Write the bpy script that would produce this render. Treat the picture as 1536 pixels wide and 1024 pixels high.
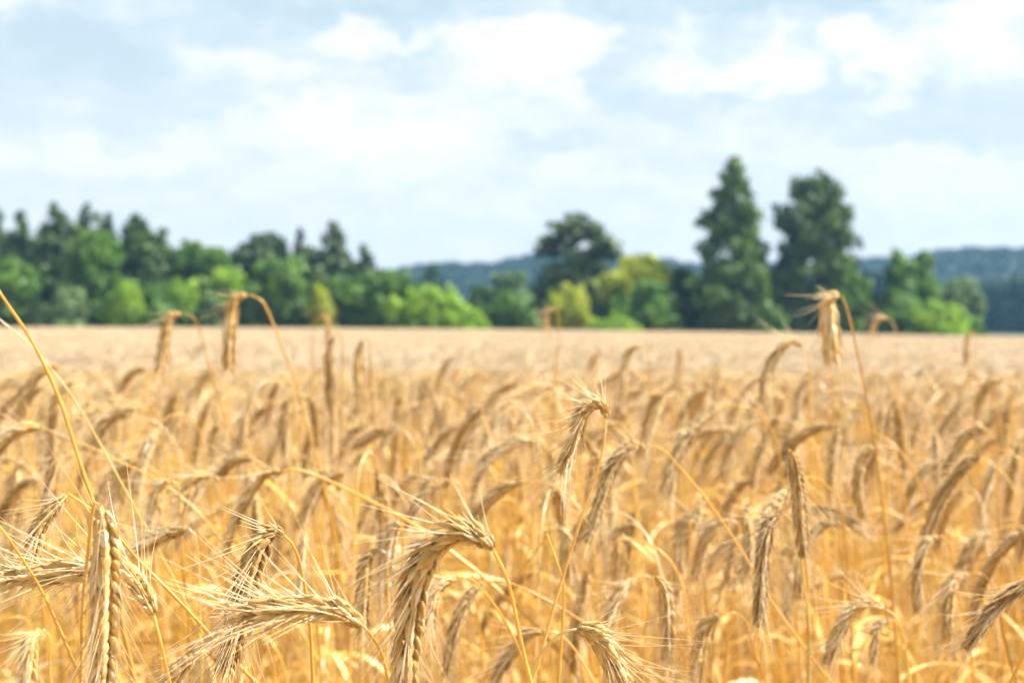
import bpy, math, random
import numpy as np
from mathutils import Vector, Matrix

SC = bpy.context.scene
for o in list(bpy.data.objects): bpy.data.objects.remove(o)
RND = random.Random(7)
NPR = np.random.default_rng(7)
R = math.radians

# ------------------------------------------------------------------ camera
CAM_Z = 1.38
cam_data = bpy.data.cameras.new('camera')
cam = bpy.data.objects.new('camera', cam_data)
SC.collection.objects.link(cam)
cam_data.lens = 50; cam_data.sensor_width = 36
cam_data.clip_start = 0.05; cam_data.clip_end = 12000
PITCH = math.atan(24/2133.33)
cam.location = (0, 0, CAM_Z)
cam.rotation_euler = (R(90) - PITCH, 0, 0)
cam_data.dof.use_dof = True
cam_data.dof.focus_distance = 0.585
cam_data.dof.aperture_fstop = 12.3
cam_data.dof.aperture_blades = 0
SC.camera = cam

# ------------------------------------------------------------------ light
SUN_AZ, SUN_EL = 84, 49
sd = Vector((math.sin(R(SUN_AZ))*math.cos(R(SUN_EL)), math.cos(R(SUN_AZ))*math.cos(R(SUN_EL)), math.sin(R(SUN_EL))))
sl = bpy.data.lights.new('sun', 'SUN'); sl.energy = 5.0; sl.angle = R(0.53); sl.color = (1.0, .965, .90)
so = bpy.data.objects.new('sun', sl); SC.collection.objects.link(so)
so.rotation_euler = (-sd).to_track_quat('-Z', 'Y').to_euler(); so.location = (30, 10, 60)

SC.view_settings.view_transform = 'Standard'; SC.view_settings.look = 'None'
SC.view_settings.exposure = 1.16; SC.view_settings.gamma = 1
SC.view_settings.use_curve_mapping = False
SC.cycles.max_bounces = 10; SC.cycles.diffuse_bounces = 5; SC.cycles.transmission_bounces = 6
SC.cycles.volume_bounces = 0
SC.cycles.sample_clamp_indirect = 6
SC.cycles.use_denoising = True

# ------------------------------------------------------------------ sky
W = bpy.data.worlds.new('World'); SC.world = W; W.use_nodes = True
nt = W.node_tree; nt.nodes.clear()
class G:
    """tiny helper to wire shader nodes"""
    def __init__(s, t): s.t = t
    def n(s, k, **kw):
        x = s.t.nodes.new(k)
        for a, b in kw.items(): setattr(x, a, b)
        return x
    def put(s, sock, v):
        if hasattr(v, 'is_linked') or isinstance(v, bpy.types.NodeSocket): s.t.links.new(v, sock)
        else: sock.default_value = v
    def m(s, op, a, b=0.0, c=None, clamp=False):
        x = s.n('ShaderNodeMath', operation=op); x.use_clamp = clamp
        s.put(x.inputs[0], a); s.put(x.inputs[1], b)
        if c is not None: s.put(x.inputs[2], c)
        return x.outputs[0]
    def mix(s, f, a, b, bt='MIX'):
        x = s.n('ShaderNodeMix', data_type='RGBA', blend_type=bt)
        s.put(x.inputs[0], f); s.put(x.inputs[6], a); s.put(x.inputs[7], b)
        return x.outputs[2]
    def ramp(s, f, stops):
        x = s.n('ShaderNodeValToRGB'); e = x.color_ramp.elements
        while len(e) < len(stops): e.new(0.5)
        for q, (p, c) in zip(e, stops): q.position = p; q.color = (*c, 1) if len(c) == 3 else c
        s.put(x.inputs[0], f); return x.outputs[0]
g = G(nt)
sky = g.n('ShaderNodeTexSky', sky_type='NISHITA'); sky.sun_disc = False
sky.sun_elevation = R(SUN_EL); sky.sun_rotation = R(SUN_AZ); sky.air_density = 1.0; sky.dust_density = 1.5
tc = g.n('ShaderNodeTexCoord'); sp = g.n('ShaderNodeSeparateXYZ'); nt.links.new(tc.outputs['Generated'], sp.inputs[0])
az = g.m('ARCTAN2', sp.outputs[0], sp.outputs[1]); el = g.m('ARCSINE', sp.outputs[2])
cb = g.n('ShaderNodeCombineXYZ'); g.put(cb.inputs[0], g.m('MULTIPLY', az, 1.0)); g.put(cb.inputs[1], g.m('MULTIPLY', el, 2.1)); cb.inputs[2].default_value = 3.3
def noise(vec, scale, det, rough, dist=0.0):
    x = g.n('ShaderNodeTexNoise'); x.inputs['Scale'].default_value = scale; x.inputs['Detail'].default_value = det
    x.inputs['Roughness'].default_value = rough; x.inputs['Distortion'].default_value = dist
    nt.links.new(vec, x.inputs['Vector']); return x.outputs[0]
# warp the blob coordinates a little so that no cloud is a plain ellipse
w1 = g.m('ADD', g.m('MULTIPLY_ADD', noise(cb.outputs[0], 13, 3, .55), .09, -.045), g.m('MULTIPLY_ADD', noise(cb.outputs[0], 42, 4, .6), .07, -.035))
w2 = g.m('ADD', g.m('MULTIPLY_ADD', noise(cb.outputs[0], 17, 3, .55, .4), .045, -.0225), g.m('MULTIPLY_ADD', noise(cb.outputs[0], 47, 4, .6), .045, -.0225))
azw = g.m('ADD', az, w1); elw = g.m('ADD', el, w2)
def dirpx(x, y): return math.atan((x-768)/2133.), math.atan((488-y)/2133.)
# cumulus banks: direction, size, amount (+ white top, - blue grey base or gap)
CL = [(760,70,110,50,.75),(840,110,60,60,.75),(560,65,75,22,.7),(1060,135,130,18,.5),(1170,95,35,40,.6),(905,60,30,30,.5),(700,110,40,45,.4),(1300,95,35,70,.6),(500,215,90,30,.5),(610,175,40,45,.4),(700,285,60,25,.35),(180,255,110,20,.35),(840,265,50,16,.3),(1300,250,70,22,.35),(1100,120,110,26,.9),(1010,60,50,45,.55),(1310,110,45,60,.7),(1410,150,32,32,.6),(1480,70,80,55,.9),
      (560,200,170,60,.6),(330,110,90,26,.5),(120,240,150,30,.35),(720,220,120,40,.4),(1440,280,120,50,.4),(15,20,30,35,.7),(430,185,70,30,.45),(1190,30,80,28,.35),
      (820,215,90,16,-.75),(560,22,260,26,-.75),(150,90,190,45,-.7),(1150,12,300,22,-.8),(1010,150,150,22,-.85),(640,90,120,14,-.6),(1380,190,120,40,-.6),(940,95,50,50,-.5),(250,190,160,30,-.25),(1240,140,30,50,-.4),(640,130,40,60,-.35),(1440,225,100,12,-.5)]
acc = None
for (x, y, rx, ry, a) in CL:
    A, E = dirpx(x, y)
    q = g.m('ADD', g.m('POWER', g.m('ABSOLUTE', g.m('MULTIPLY', g.m('SUBTRACT', azw, A), 2133./rx)), 2.0),
            g.m('POWER', g.m('ABSOLUTE', g.m('MULTIPLY', g.m('SUBTRACT', elw, E), 2133./ry)), 2.0))
    b = g.m('MULTIPLY', g.m('EXPONENT', g.m('MULTIPLY', g.m('POWER', q, 1.35), -0.8)), a)
    acc = b if acc is None else g.m('ADD', acc, b)
nz = noise(cb.outputs[0], 6.5, 7, .58, .25)
nf = noise(cb.outputs[0], 33, 5, .6, .3)
val = g.m('ADD', g.m('ADD', .465, g.m('MULTIPLY', acc, .46)), g.m('ADD', g.m('MULTIPLY_ADD', nz, .50, -.25), g.m('MULTIPLY_ADD', nf, .62, -.31)))
vor = g.n('ShaderNodeTexVoronoi', feature='F1'); vor.inputs['Scale'].default_value = 15; vor.inputs['Detail'].default_value = 1.0; vor.inputs['Roughness'].default_value = .55
vv_ = g.n('ShaderNodeVectorMath', operation='ADD'); nt.links.new(cb.outputs[0], vv_.inputs[0]); wv = g.n('ShaderNodeCombineXYZ'); g.put(wv.inputs[0], w1); g.put(wv.inputs[1], w2); nt.links.new(wv.outputs[0], vv_.inputs[1]); nt.links.new(vv_.outputs[0], vor.inputs['Vector'])
val = g.m('ADD', val, g.m('MULTIPLY_ADD', vor.outputs['Distance'], -.34, .20))
K = 4.75
def kc(c): return tuple(v*K for v in c)
ccol = g.ramp(g.m('MULTIPLY', val, 1.0, clamp=True), [(0.0, (.56,.71,.80)), (.28, (.66,.785,.865)), (.43, (.765,.85,.905)), (.56, (.875,.92,.952)), (.72, (.955,.97,.985)), (1.0, (1.01,1.01,1.015))])
# pale veil thickening towards the horizon
ccol = g.mix(g.m('MULTIPLY', g.m('SUBTRACT', 1.0, g.m('MULTIPLY', el, 4.6), clamp=True), .78, clamp=True), ccol, (.90,.932,.962,1))
sc_ = g.n('ShaderNodeVectorMath', operation='SCALE'); nt.links.new(ccol, sc_.inputs[0]); sc_.inputs['Scale'].default_value = K
hi = g.m('MULTIPLY', g.m('SUBTRACT', el, .30), 3.0, clamp=True)          # broken cloud with more blue overhead
cover = g.m('SUBTRACT', 1.0, g.m('MULTIPLY', hi, .85))
wc = g.mix(cover, sky.outputs[0], sc_.outputs[0])
bg = g.n('ShaderNodeBackground'); bg.inputs['Strength'].default_value = 0.105; nt.links.new(wc, bg.inputs['Color'])
wo = g.n('ShaderNodeOutputWorld'); nt.links.new(bg.outputs[0], wo.inputs[0])

# ------------------------------------------------------------------ helpers
COL = SC.collection
CP, SP_ = math.cos(PITCH), math.sin(PITCH)
def P(px, py, d):
    """point seen at (px, py) of the photo at depth d metres"""
    x = (px-768)/2133.33*d; up = (512-py)/2133.33*d
    return np.array((x, d*CP + up*SP_, CAM_Z + up*CP - d*SP_))
def project(p):
    v = np.array(p) - np.array((0, 0, CAM_Z)); d = v[1]*CP - v[2]*SP_; up = v[1]*SP_ + v[2]*CP
    return 768 + v[0]/d*2133.33, 512 - up/d*2133.33, d
def norm(a): return a/np.maximum(np.linalg.norm(a, axis=-1, keepdims=True), 1e-9)
class MB:
    def __init__(s): s.v = []; s.f4 = []; s.f3 = []; s.a = []; s.n = 0
    def add(s, v, f4=None, f3=None, a=0.5):
        v = np.asarray(v, float).reshape(-1, 3)
        if f4 is not None and len(f4): s.f4.append(np.asarray(f4).reshape(-1, 4) + s.n)
        if f3 is not None and len(f3): s.f3.append(np.asarray(f3).reshape(-1, 3) + s.n)
        s.v.append(v); s.a.append(np.broadcast_to(np.asarray(a, float), (len(v),)).copy()); s.n += len(v)
    def mesh(s, name, mat, smooth=True, origin=None):
        v = np.concatenate(s.v); a = np.concatenate(s.a)
        if origin is not None: v = v - np.asarray(origin)
        f4 = np.concatenate(s.f4) if s.f4 else np.zeros((0, 4), int); f3 = np.concatenate(s.f3) if s.f3 else np.zeros((0, 3), int)
        me = bpy.data.meshes.new(name)
        nl = len(f4)*4 + len(f3)*3
        me.vertices.add(len(v)); me.vertices.foreach_set('co', v.astype(np.float32).ravel())
        me.loops.add(nl); me.loops.foreach_set('vertex_index', np.concatenate([f4.ravel(), f3.ravel()]).astype(np.int32))
        me.polygons.add(len(f4)+len(f3))
        me.polygons.foreach_set('loop_start', np.concatenate([np.arange(len(f4))*4, len(f4)*4 + np.arange(len(f3))*3]).astype(np.int32))
        me.polygons.foreach_set('use_smooth', np.full(len(f4)+len(f3), smooth))
        me.update(calc_edges=True)
        at = me.attributes.new('tint', 'FLOAT', 'POINT'); at.data.foreach_set('value', a.astype(np.float32))
        me.materials.append(mat); return me
def link(name, me, parent=None, loc=None):
    o = bpy.data.objects.new(name, me); COL.objects.link(o)
    if parent is not None: o.parent = parent
    if loc is not None: o.location = loc
    return o
def tag(o, label=None, cat=None, group=None, kind=None):
    for k, v in (('label', label), ('category', cat), ('group', group), ('kind', kind)):
        if v: o[k] = v
    return o
def catmull(pts, n, ss=None):
    p = np.asarray(pts, float); p = np.vstack([2*p[0]-p[1], p, 2*p[-1]-p[-2]])
    out = []; m = len(p)-3
    for i in range(m):
        a, b, c, d = p[i:i+4]
        # centripetal parametrisation keeps tight bends free of loops
        t0 = 0; t1 = t0+max(np.linalg.norm(b-a), 1e-6)**.5; t2 = t1+max(np.linalg.norm(c-b), 1e-6)**.5; t3 = t2+max(np.linalg.norm(d-c), 1e-6)**.5
        t = np.linspace(t1, t2, 14, endpoint=(i == m-1))[:, None]
        A1 = (t1-t)/(t1-t0)*a+(t-t0)/(t1-t0)*b; A2 = (t2-t)/(t2-t1)*b+(t-t1)/(t2-t1)*c; A3 = (t3-t)/(t3-t2)*c+(t-t2)/(t3-t2)*d
        B1 = (t2-t)/(t2-t0)*A1+(t-t0)/(t2-t0)*A2; B2 = (t3-t)/(t3-t1)*A2+(t-t1)/(t3-t1)*A3
        out.append((t2-t)/(t2-t1)*B1+(t-t1)/(t2-t1)*B2)
    q = np.vstack(out); L = np.concatenate([[0], np.cumsum(np.linalg.norm(np.diff(q, axis=0), axis=1))])
    s = np.linspace(0, L[-1], n) if ss is None else np.minimum(ss, L[-1])
    return np.stack([np.interp(s, L, q[:, k]) for k in range(3)], 1), L[-1]
def tangents(c): return norm(np.gradient(c, axis=0))
def tube(mb, c, r, sides, a=0.5):
    c = np.asarray(c); n = len(c); T = tangents(c); r = np.broadcast_to(np.asarray(r, float), (n,))
    ref = np.array((0.31, 0.93, 0.2)); u = np.zeros_like(c); k = norm(np.cross(T[0], ref))
    for i in range(n):
        k = k - T[i]*np.dot(k, T[i]); k = k/max(np.linalg.norm(k), 1e-9); u[i] = k
    w = np.cross(T, u); ang = np.arange(sides)*2*math.pi/sides
    v = c[:, None]+r[:, None, None]*(np.cos(ang)[None, :, None]*u[:, None]+np.sin(ang)[None, :, None]*w[:, None])
    i, j = np.meshgrid(np.arange(n-1), np.arange(sides), indexing='ij'); j2 = (j+1) % sides
    f = np.stack([i*sides+j, i*sides+j2, (i+1)*sides+j2, (i+1)*sides+j], -1).reshape(-1, 4)
    mb.add(v, f, a=np.repeat(np.broadcast_to(np.asarray(a, float), (n,)), sides))

# ------------------------------------------------------------------ materials
def new_mat(name):
    m = bpy.data.materials.new(name); m.use_nodes = True; m.node_tree.nodes.clear(); return m, G(m.node_tree)
def straw_mat(name, stops, trans, rough, vary, spec=.35, streak=900.0, tcol=None, sheen=0.0, green=0.0):
    m, q = new_mat(name)
    at = q.n('ShaderNodeAttribute'); at.attribute_name = 'tint'
    oi = q.n('ShaderNodeObjectInfo'); t = q.n('ShaderNodeTexCoord')
    nz = q.n('ShaderNodeTexNoise'); nz.inputs['Scale'].default_value = streak; nz.inputs['Detail'].default_value = 3
    m.node_tree.links.new(t.outputs['Object'], nz.inputs['Vector'])
    f = q.m('ADD', q.m('MULTIPLY_ADD', oi.outputs['Random'], vary, -vary/2), q.m('ADD', at.outputs['Fac'], q.m('MULTIPLY_ADD', nz.outputs[0], .36, -.18)))
    c = q.ramp(f, stops)
    if green: c = q.mix(q.m('MULTIPLY', q.m('GREATER_THAN', oi.outputs['Random'], .90), green), c, (.42,.47,.13,1))
    b = q.n('ShaderNodeBsdfPrincipled'); q.put(b.inputs['Base Color'], c); b.inputs['Roughness'].default_value = rough
    b.inputs['Specular IOR Level'].default_value = spec
    if sheen: b.inputs['Sheen Weight'].default_value = sheen; b.inputs['Sheen Roughness'].default_value = .4
    bp = q.n('ShaderNodeBump'); bp.inputs['Strength'].default_value = .35; bp.inputs['Distance'].default_value = .0006; m.node_tree.links.new(nz.outputs[0], bp.inputs['Height']); m.node_tree.links.new(bp.outputs[0], b.inputs['Normal'])
    tr = q.n('ShaderNodeBsdfTranslucent'); q.put(tr.inputs['Color'], q.mix(.5, c, tcol or (.9, .55, .16, 1)))
    mx = q.n('ShaderNodeMixShader'); mx.inputs[0].default_value = trans
    m.node_tree.links.new(b.outputs[0], mx.inputs[1]); m.node_tree.links.new(tr.outputs[0], mx.inputs[2])
    o = q.n('ShaderNodeOutputMaterial'); m.node_tree.links.new(mx.outputs[0], o.inputs[0]); return m
M_EAR = straw_mat('ripe_husk', [(0, (.27,.145,.035)), (.3, (.56,.345,.09)), (.55, (.79,.55,.195)), (.8, (.87,.74,.47)), (1, (.95,.90,.78))], .22, .5, .22, .4, 700, (.95,.70,.30,1), sheen=.5)
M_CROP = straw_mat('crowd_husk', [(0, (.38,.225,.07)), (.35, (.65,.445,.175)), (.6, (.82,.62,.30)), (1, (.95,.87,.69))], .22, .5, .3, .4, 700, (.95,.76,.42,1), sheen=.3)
M_PALE = straw_mat('painted_sheen_husk', [(0, (.49,.36,.18)), (.35, (.67,.505,.285)), (.6, (.79,.635,.41)), (1, (.95,.88,.74))], .22, .5, .22, .4, 700, (.95,.78,.52,1), sheen=.35)  # husk copy for far crop; sunlit awn sheen put into its paler colours
M_AWN = straw_mat('awn_bristle', [(0, (.72,.50,.22)), (.5, (.86,.69,.40)), (1, (.94,.84,.60))], .30, .34, .2, .6, 300, (.95,.72,.40,1))
M_STALK = straw_mat('ripe_straw', [(0, (.34,.18,.035)), (.4, (.73,.425,.07)), (.7, (.85,.565,.135)), (1, (.93,.82,.54))], .25, .27, .55, .8, 160, (.98,.68,.16,1), green=.25)
M_LEAF = straw_mat('dry_leaf', [(0, (.36,.20,.05)), (.45, (.77,.47,.10)), (.8, (.87,.63,.24)), (1, (.90,.78,.54))], .22, .36, .5, .5, 120, (.98,.70,.22,1), green=.55)

# ------------------------------------------------------------------ rye parts
def lemma_template(rings, sides):
    z = np.linspace(0, 1, rings); prof = np.interp(z, [0, .15, .38, .62, .82, 1], [.42, .86, 1, .70, .30, .05])
    ang = np.arange(sides)*2*math.pi/sides
    V = []
    for i in range(rings):
        for k in range(sides):
            keel = 1.35 if k == 0 else 1.0
            V.append((z[i], prof[i]*math.cos(ang[k])*.5*keel*.62 + .10*math.sin(z[i]*math.pi), prof[i]*math.sin(ang[k])*.5))
    F = [(i*sides+k, i*sides+(k+1) % sides, (i+1)*sides+(k+1) % sides, (i+1)*sides+k) for i in range(rings-1) for k in range(sides)]
    F3 = [(0, k+1, k) for k in range(1, sides-1)]
    return np.array(V), np.array(F), np.array(F3)
LT = {'hi': lemma_template(7, 7), 'mid': lemma_template(5, 5), 'low': lemma_template(3, 4)}
def build_ear(curve, scale=1.0, roll=0.0, q='hi', awn_len=1.0, awn_splay=1.0, rnd=None, up=(0, -1, 0), nsp=None):
    """returns MB of husks and MB of awns; curve runs base -> tip"""
    rnd = rnd or NPR
    c, L = catmull(curve, 60); T = tangents(c)
    nsp = nsp or {'hi': 36, 'mid': 28, 'low': 17}[q]
    husk, awn = MB(), MB()
    ref = np.asarray(up, float)
    S = norm(ref - T*(T@ref)[:, None]); Nn = np.cross(T, S)
    cr, sr = math.cos(roll), math.sin(roll); S, Nn = S*cr+Nn*sr, Nn*cr-S*sr
    tt = (np.arange(nsp)+.2)/nsp*.93
    fi = tt*59; i0 = fi.astype(int); fr = (fi-i0)[:, None]; i1 = np.minimum(i0+1, 59)
    lerp = lambda A: A[i0]*(1-fr)+A[i1]*fr
    C, Tt, Ss, Ns = lerp(c), norm(lerp(T)), norm(lerp(S)), norm(lerp(Nn))
    sg = np.where(np.arange(nsp) % 2 == 0, 1., -1.)[:, None]
    env = np.interp(tt, [0, .06, .22, .6, .85, 1], [.55, .78, 1, .97, .8, .55])[:, None]*scale*(1 if q == 'hi' else .95)
    LV, LF, LF3 = LT[q]
    pieces = [(-1, 'l'), (1, 'l')] + ([(0, 'g')] if q != 'low' else [])
    if q == 'hi': pieces += [(-1, 'o'), (1, 'o')]
    for (side, kind) in pieces:
        A = np.radians(({'l': 13.5, 'g': 19., 'o': 17.} if q == 'hi' else {'l': 9.5, 'g': 14., 'o': 12.})[kind] + rnd.normal(0, 2.6, nsp))[:, None]
        B = np.radians(side*({'l': 11., 'g': 0., 'o': 19.} if q == 'hi' else {'l': 10., 'g': 0., 'o': 18.})[kind] + rnd.normal(0, 3, nsp))[:, None]
        ax = norm(Tt*np.cos(A)+Ss*sg*np.sin(A)+Ns*np.sin(B))
        out = norm(Ss*sg*1.0 + Ns*side*.75); out = norm(out-ax*np.sum(out*ax, 1, keepdims=True)); lat = np.cross(ax, out)
        var = np.where(rnd.random((nsp, 1)) < .05, .35, 1)
        ln = (.84 if q == 'hi' else 1)*{'l': .0120, 'g': .0112, 'o': .0092}[kind]*env*(1+np.clip(rnd.normal(0, .15, (nsp, 1)), -.35, .35))*var; wd = (1.14 if q == 'hi' else 1)*{'l': .0038, 'g': .0026, 'o': .0020}[kind]*env*(1+np.clip(rnd.normal(0, .16, (nsp, 1)), -.35, .35))*var*(1.3 if q == 'low' else 1.15 if q == 'mid' else 1)
        base = C + Ss*sg*.0013*env + Ns*side*{'l': .0016, 'g': 0, 'o': .0021}[kind]*env + (Ss*sg*.0011*env if kind == 'g' else 0)
        v = base[:, None]+ax[:, None]*(LV[None, :, 0:1]*ln[:, None])+out[:, None]*(LV[None, :, 1:2]*wd[:, None])+lat[:, None]*(LV[None, :, 2:3]*wd[:, None])
        k = len(LV); off = (np.arange(nsp)*k)[:, None, None]
        ti = np.clip(.5+rnd.normal(0, .13, nsp)+(.12 if kind == 'g' else .2 if kind == 'o' else 0), .02, .98)
        ta = (ti[:, None] + (LV[None, :, 0]-.45)*.42 + (np.abs(LV[None, :, 2])-.25)*.45).ravel()
        husk.add(v.reshape(-1, 3), (LF[None]+off).reshape(-1, 4), (LF3[None]+off).reshape(-1, 3), np.clip(ta, 0, 1))
        if kind == 'l' or (kind == 'g' and q == 'hi'):
            tip = base+ax*ln*.96
            ln = ln; seg = {'hi': 6, 'mid': 4, 'low': 2}[q]
            al = (.030*awn_len*scale*(1+np.clip(rnd.normal(0, .22, (nsp, 1)), -.5, .32))*np.interp(tt, [0, .15, .8, 1], [.7, 1, 1.05, .8])[:, None])
            if kind == 'g': al = al*.35
            sp = np.radians(6+np.minimum(np.abs(rnd.normal(0, 8, (nsp, 1))), 16))*awn_splay
            d0 = norm(ax + Ss*sg*np.sin(sp)*.9 + Ns*(side if side else 0)*np.sin(sp)*.8 + rnd.normal(0, .08, (nsp, 3)))
            bend = norm(Ss*sg*.6+Ns*side*.5+rnd.normal(0, .4, (nsp, 3)))*np.abs(rnd.normal(.08, .10, (nsp, 1)))
            s = np.linspace(0, 1, seg+1)
            pts = tip[:, None]+d0[:, None]*(al[:, None]*s[None, :, None])+bend[:, None]*(al[:, None]*(s**2)[None, :, None])
            rr = .00025*scale**.5*(1-.78*s)*(1.0 if q == 'hi' else 1.15 if q == 'mid' else 2.0)
            u = norm(np.cross(d0, np.array((.3, .5, .81)))); w = np.cross(d0, u); an = np.arange(3)*2*math.pi/3
            ring = np.cos(an)[None, None, :, None]*u[:, None, None]+np.sin(an)[None, None, :, None]*w[:, None, None]
            vv = pts[:, :, None]+ring*rr[None, :, None, None]
            f = np.array([(i*3+k2, i*3+(k2+1) % 3, (i+1)*3+(k2+1) % 3, (i+1)*3+k2) for i in range(seg) for k2 in range(3)])
            awn.add(vv.reshape(-1, 3), (f[None]+(np.arange(nsp)*3*(seg+1))[:, None, None]).reshape(-1, 4), None, np.repeat(np.clip(.5+rnd.normal(0, .18, nsp), 0, 1), 3*(seg+1)))
    kk = np.arange(0, 58, 3); kt = kk/59.; kr = np.interp(kt, [0, .06, .22, .6, .85, 1], [.3, .75, 1, .95, .7, .25])*scale
    tube(husk, c[kk], kr*(.0025+.0003*np.sin(kk*1.9)), 8, np.clip(.38+rnd.normal(0, .06, len(kk)), 0, 1))
    return husk, awn
def add_leaf(mb, p, d, length, width, droop, twist, rnd, n=12, a=.5):
    """folded dry blade: leaves p along d, sags and twists"""
    d = norm(np.asarray(d, float)); pts = [np.asarray(p, float)]; dd = d.copy()
    curl = rnd.normal(0, .03, 3)
    for i in range(n):
        dd = norm(dd+np.array((0, 0, -1))*droop/n+curl); pts.append(pts[-1]+dd*length/n)
    c = np.array(pts); T = tangents(c); side = np.cross(T, (0.05, .02, 1.0)); side = norm(side); up = np.cross(side, T)
    s = np.linspace(0, 1, n+1); tw = twist*s; S = side*np.cos(tw)[:, None]+up*np.sin(tw)[:, None]; U = np.cross(S, T)
    w = width*np.interp(s, [0, .1, .4, .8, 1], [.45, .8, 1, .6, .04])[:, None]*.5
    rag = 1+rnd.normal(0, .08, (n+1, 1))
    v = np.stack([c-S*w*rag+U*w*.45, c, c+S*w+U*w*.45], 1)
    f = [(i*3+k, i*3+k+1, i*3+k+4, i*3+k+3) for i in range(n) for k in (0, 1)]
    mb.add(v, f, a=np.repeat(np.clip(a+(s-.3)*.25, 0, 1), 3))
def stalk_radius(s):     # metres of straw below the ear -> radius
    return np.interp(s, [0, .012, .06, .2, .45, .8], [.00055, .00062, .00082, .00115, .0015, .0018])

# ------------------------------------------------------------------ the plants of the foreground, one by one
# (depth m, ear points base->tip or None, straw points from the ear's base down, options, label)
H = []
def rye(d, ear, straw, label, **kw): H.append((d, ear, straw, label, kw))
rye(.50, [(150,758),(157,790),(159,850),(158,930),(155,1010),(152,1075)], [(149,757),(144,752),(138,765),(134,811),(128,890),(125,1000)], 'thick sharp rye ear hanging straight down in front of a horizontal ear, bearded edge bright', roll=.75, splay=1.0)
rye(.53, [(230,921),(219,895),(202,873),(180,858),(146,853),(75,861),(0,871),(-30,876)], [(231,923),(243,969),(256,1024)], 'rye ear lying almost flat behind the thick hanging ear, long pale awns fanning out', roll=.2, splay=1.6, al=1.15)
rye(.51, None, [(-40,742),(0,790),(41,852),(76,915),(127,1020)], 'bare pale brown straw slanting in front of the flat bearded ear', rs=.75)
rye(.66, [(100,742),(90,752),(60,790),(45,850)], [(104,741),(150,775),(200,830),(262,897),(329,972)], 'rye plant whose golden straw slants steeply behind the thick hanging ear and flat dark ear', es=.8)
rye(.58, [(291,982),(283,990),(270,1003),(259,1022),(250,1060)], [(293,980),(304,975),(316,982),(330,1000),(346,1024)], 'small grey rye ear just above the lower picture edge under a hooked yellow neck', es=.72, roll=.8, al=.6, splay=.7)
rye(.85, [(281,792),(268,795),(240,806),(212,820),(196,829)], [(284,793),(292,800),(297,830),(298,900)], 'blurred short rye ear sloping away behind the thick hanging ear, bright upper edge')
rye(.60, [(424,802),(412,797),(401,806),(385,834),(370,880),(357,930),(343,985),(334,1020)], [(426,803),(434,810),(446,835),(453,868),(460,920),(464,970),(468,1040)], 'dark brown rye ear crossed by a horizontal ear, silvery bristles along its sunny edge', roll=.6, tint=-.22)
rye(.52, [(543,938),(530,930),(512,919),(470,914),(420,916),(375,921),(346,926)], [(545,939),(559,955),(573,985),(581,1030)], 'sharp rye ear lying horizontal with long awns streaming out, curved neck dropping away', roll=.35, splay=1.6, al=1.05)
rye(.98, [(421,706),(406,708),(389,720),(364,760),(346,798),(335,838)], [(424,705),(440,704),(467,710),(513,731),(595,770),(641,799),(688,834),(733,868),(786,922),(837,978),(880,1030)], 'arched rye ear ending the long pale straw that runs behind the largest sharp ear', rs=1.35)
rye(1.2, [(503,704),(490,708),(470,740),(455,775),(446,795)], [(506,704),(520,712),(530,760),(535,850)], 'orange shaded rye ear hanging beneath the long pale slanting straw', tint=-.1)
rye(.85, [(601,782),(592,792),(584,820),(577,870),(574,905)], [(603,783),(604,800),(602,850),(598,920)], 'narrow whitish rye ear hanging close beside the big sharp ear and touching the slanting straw', tint=.12)
rye(.495, [(739,824),(729,812),(714,803),(688,799),(661,811),(637,842),(621,888),(612,945),(608,1015),(605,1075)], [(741,827),(754,851),(766,886),(775,928),(787,981),(799,1030)], 'largest sharpest rye ear, plump and arched over, awns bristling from its shoulder', roll=.55, es=1.02, splay=1.2, al=.95)
rye(.62, [(867,943),(882,945),(898,957),(915,985),(932,1022),(940,1045)], [(865,943),(849,946),(831,957),(807,987),(790,1040)], 'bearded rye ear bending the opposite way low beneath the slim leaning straw', roll=.5, splay=1.5, al=1.2)
rye(.85, [(813,946),(795,950),(775,970),(757,995),(742,1025)], [(816,945),(835,948),(860,970),(890,1020)], 'dim rye ear sagging behind the curved neck of the largest ear', tint=-.08)
rye(.90, [(727,873),(710,888),(690,925),(676,975),(668,1020)], [(729,873),(748,871),(786,882),(837,910),(890,946),(940,985)], 'soft golden rye ear drooping close behind the largest ear, its straw running off sideways')
rye(.80, [(684,867),(668,873),(655,886),(648,910),(645,940)], [(687,865),(700,866),(712,872),(742,907),(766,946),(783,985)], 'rye ear half hidden behind the largest ear with thin hooked pale neck', es=.8)
rye(.70, [(909,627),(906,612),(893,606),(876,620),(863,655),(849,688),(838,714)], [(909,630),(907,656),(895,709),(870,779),(849,842),(825,920),(795,1030)], 'bearded rye ear high in the middle on a long slim leaning straw, orange shaded side', es=.86, roll=.5, splay=1.5, al=1.1, rs=.9)
rye(.90, [(968,671),(947,670),(924,690),(906,735),(890,783),(876,820)], [(972,670),(989,671),(1014,695),(1060,751),(1095,804),(1125,849),(1160,905),(1215,980)], 'shaded arched rye ear beside the high bearded ear, long straw sloping down across the crop', tint=-.1, rs=.9)
rye(1.2, [(803,659),(780,662),(752,675),(730,688),(718,697)], [(807,658),(816,664),(820,690),(822,750)], 'flat lying blurred rye ear just behind the awns of the high bearded ear', roll=.3)
rye(1.2, [(1034,643),(1026,650),(1017,685),(1010,725),(1007,748)], [(1036,642),(1042,648),(1042,700),(1038,780)], 'straight blurred rye ear with a bright white crown above the long sloping straw', tint=.05)
rye(1.5, [(998,592),(985,596),(974,620),(966,660)], [(1000,592),(1006,600),(1008,650)], 'small brown curved rye ear just beyond the high bearded ear')
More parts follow.
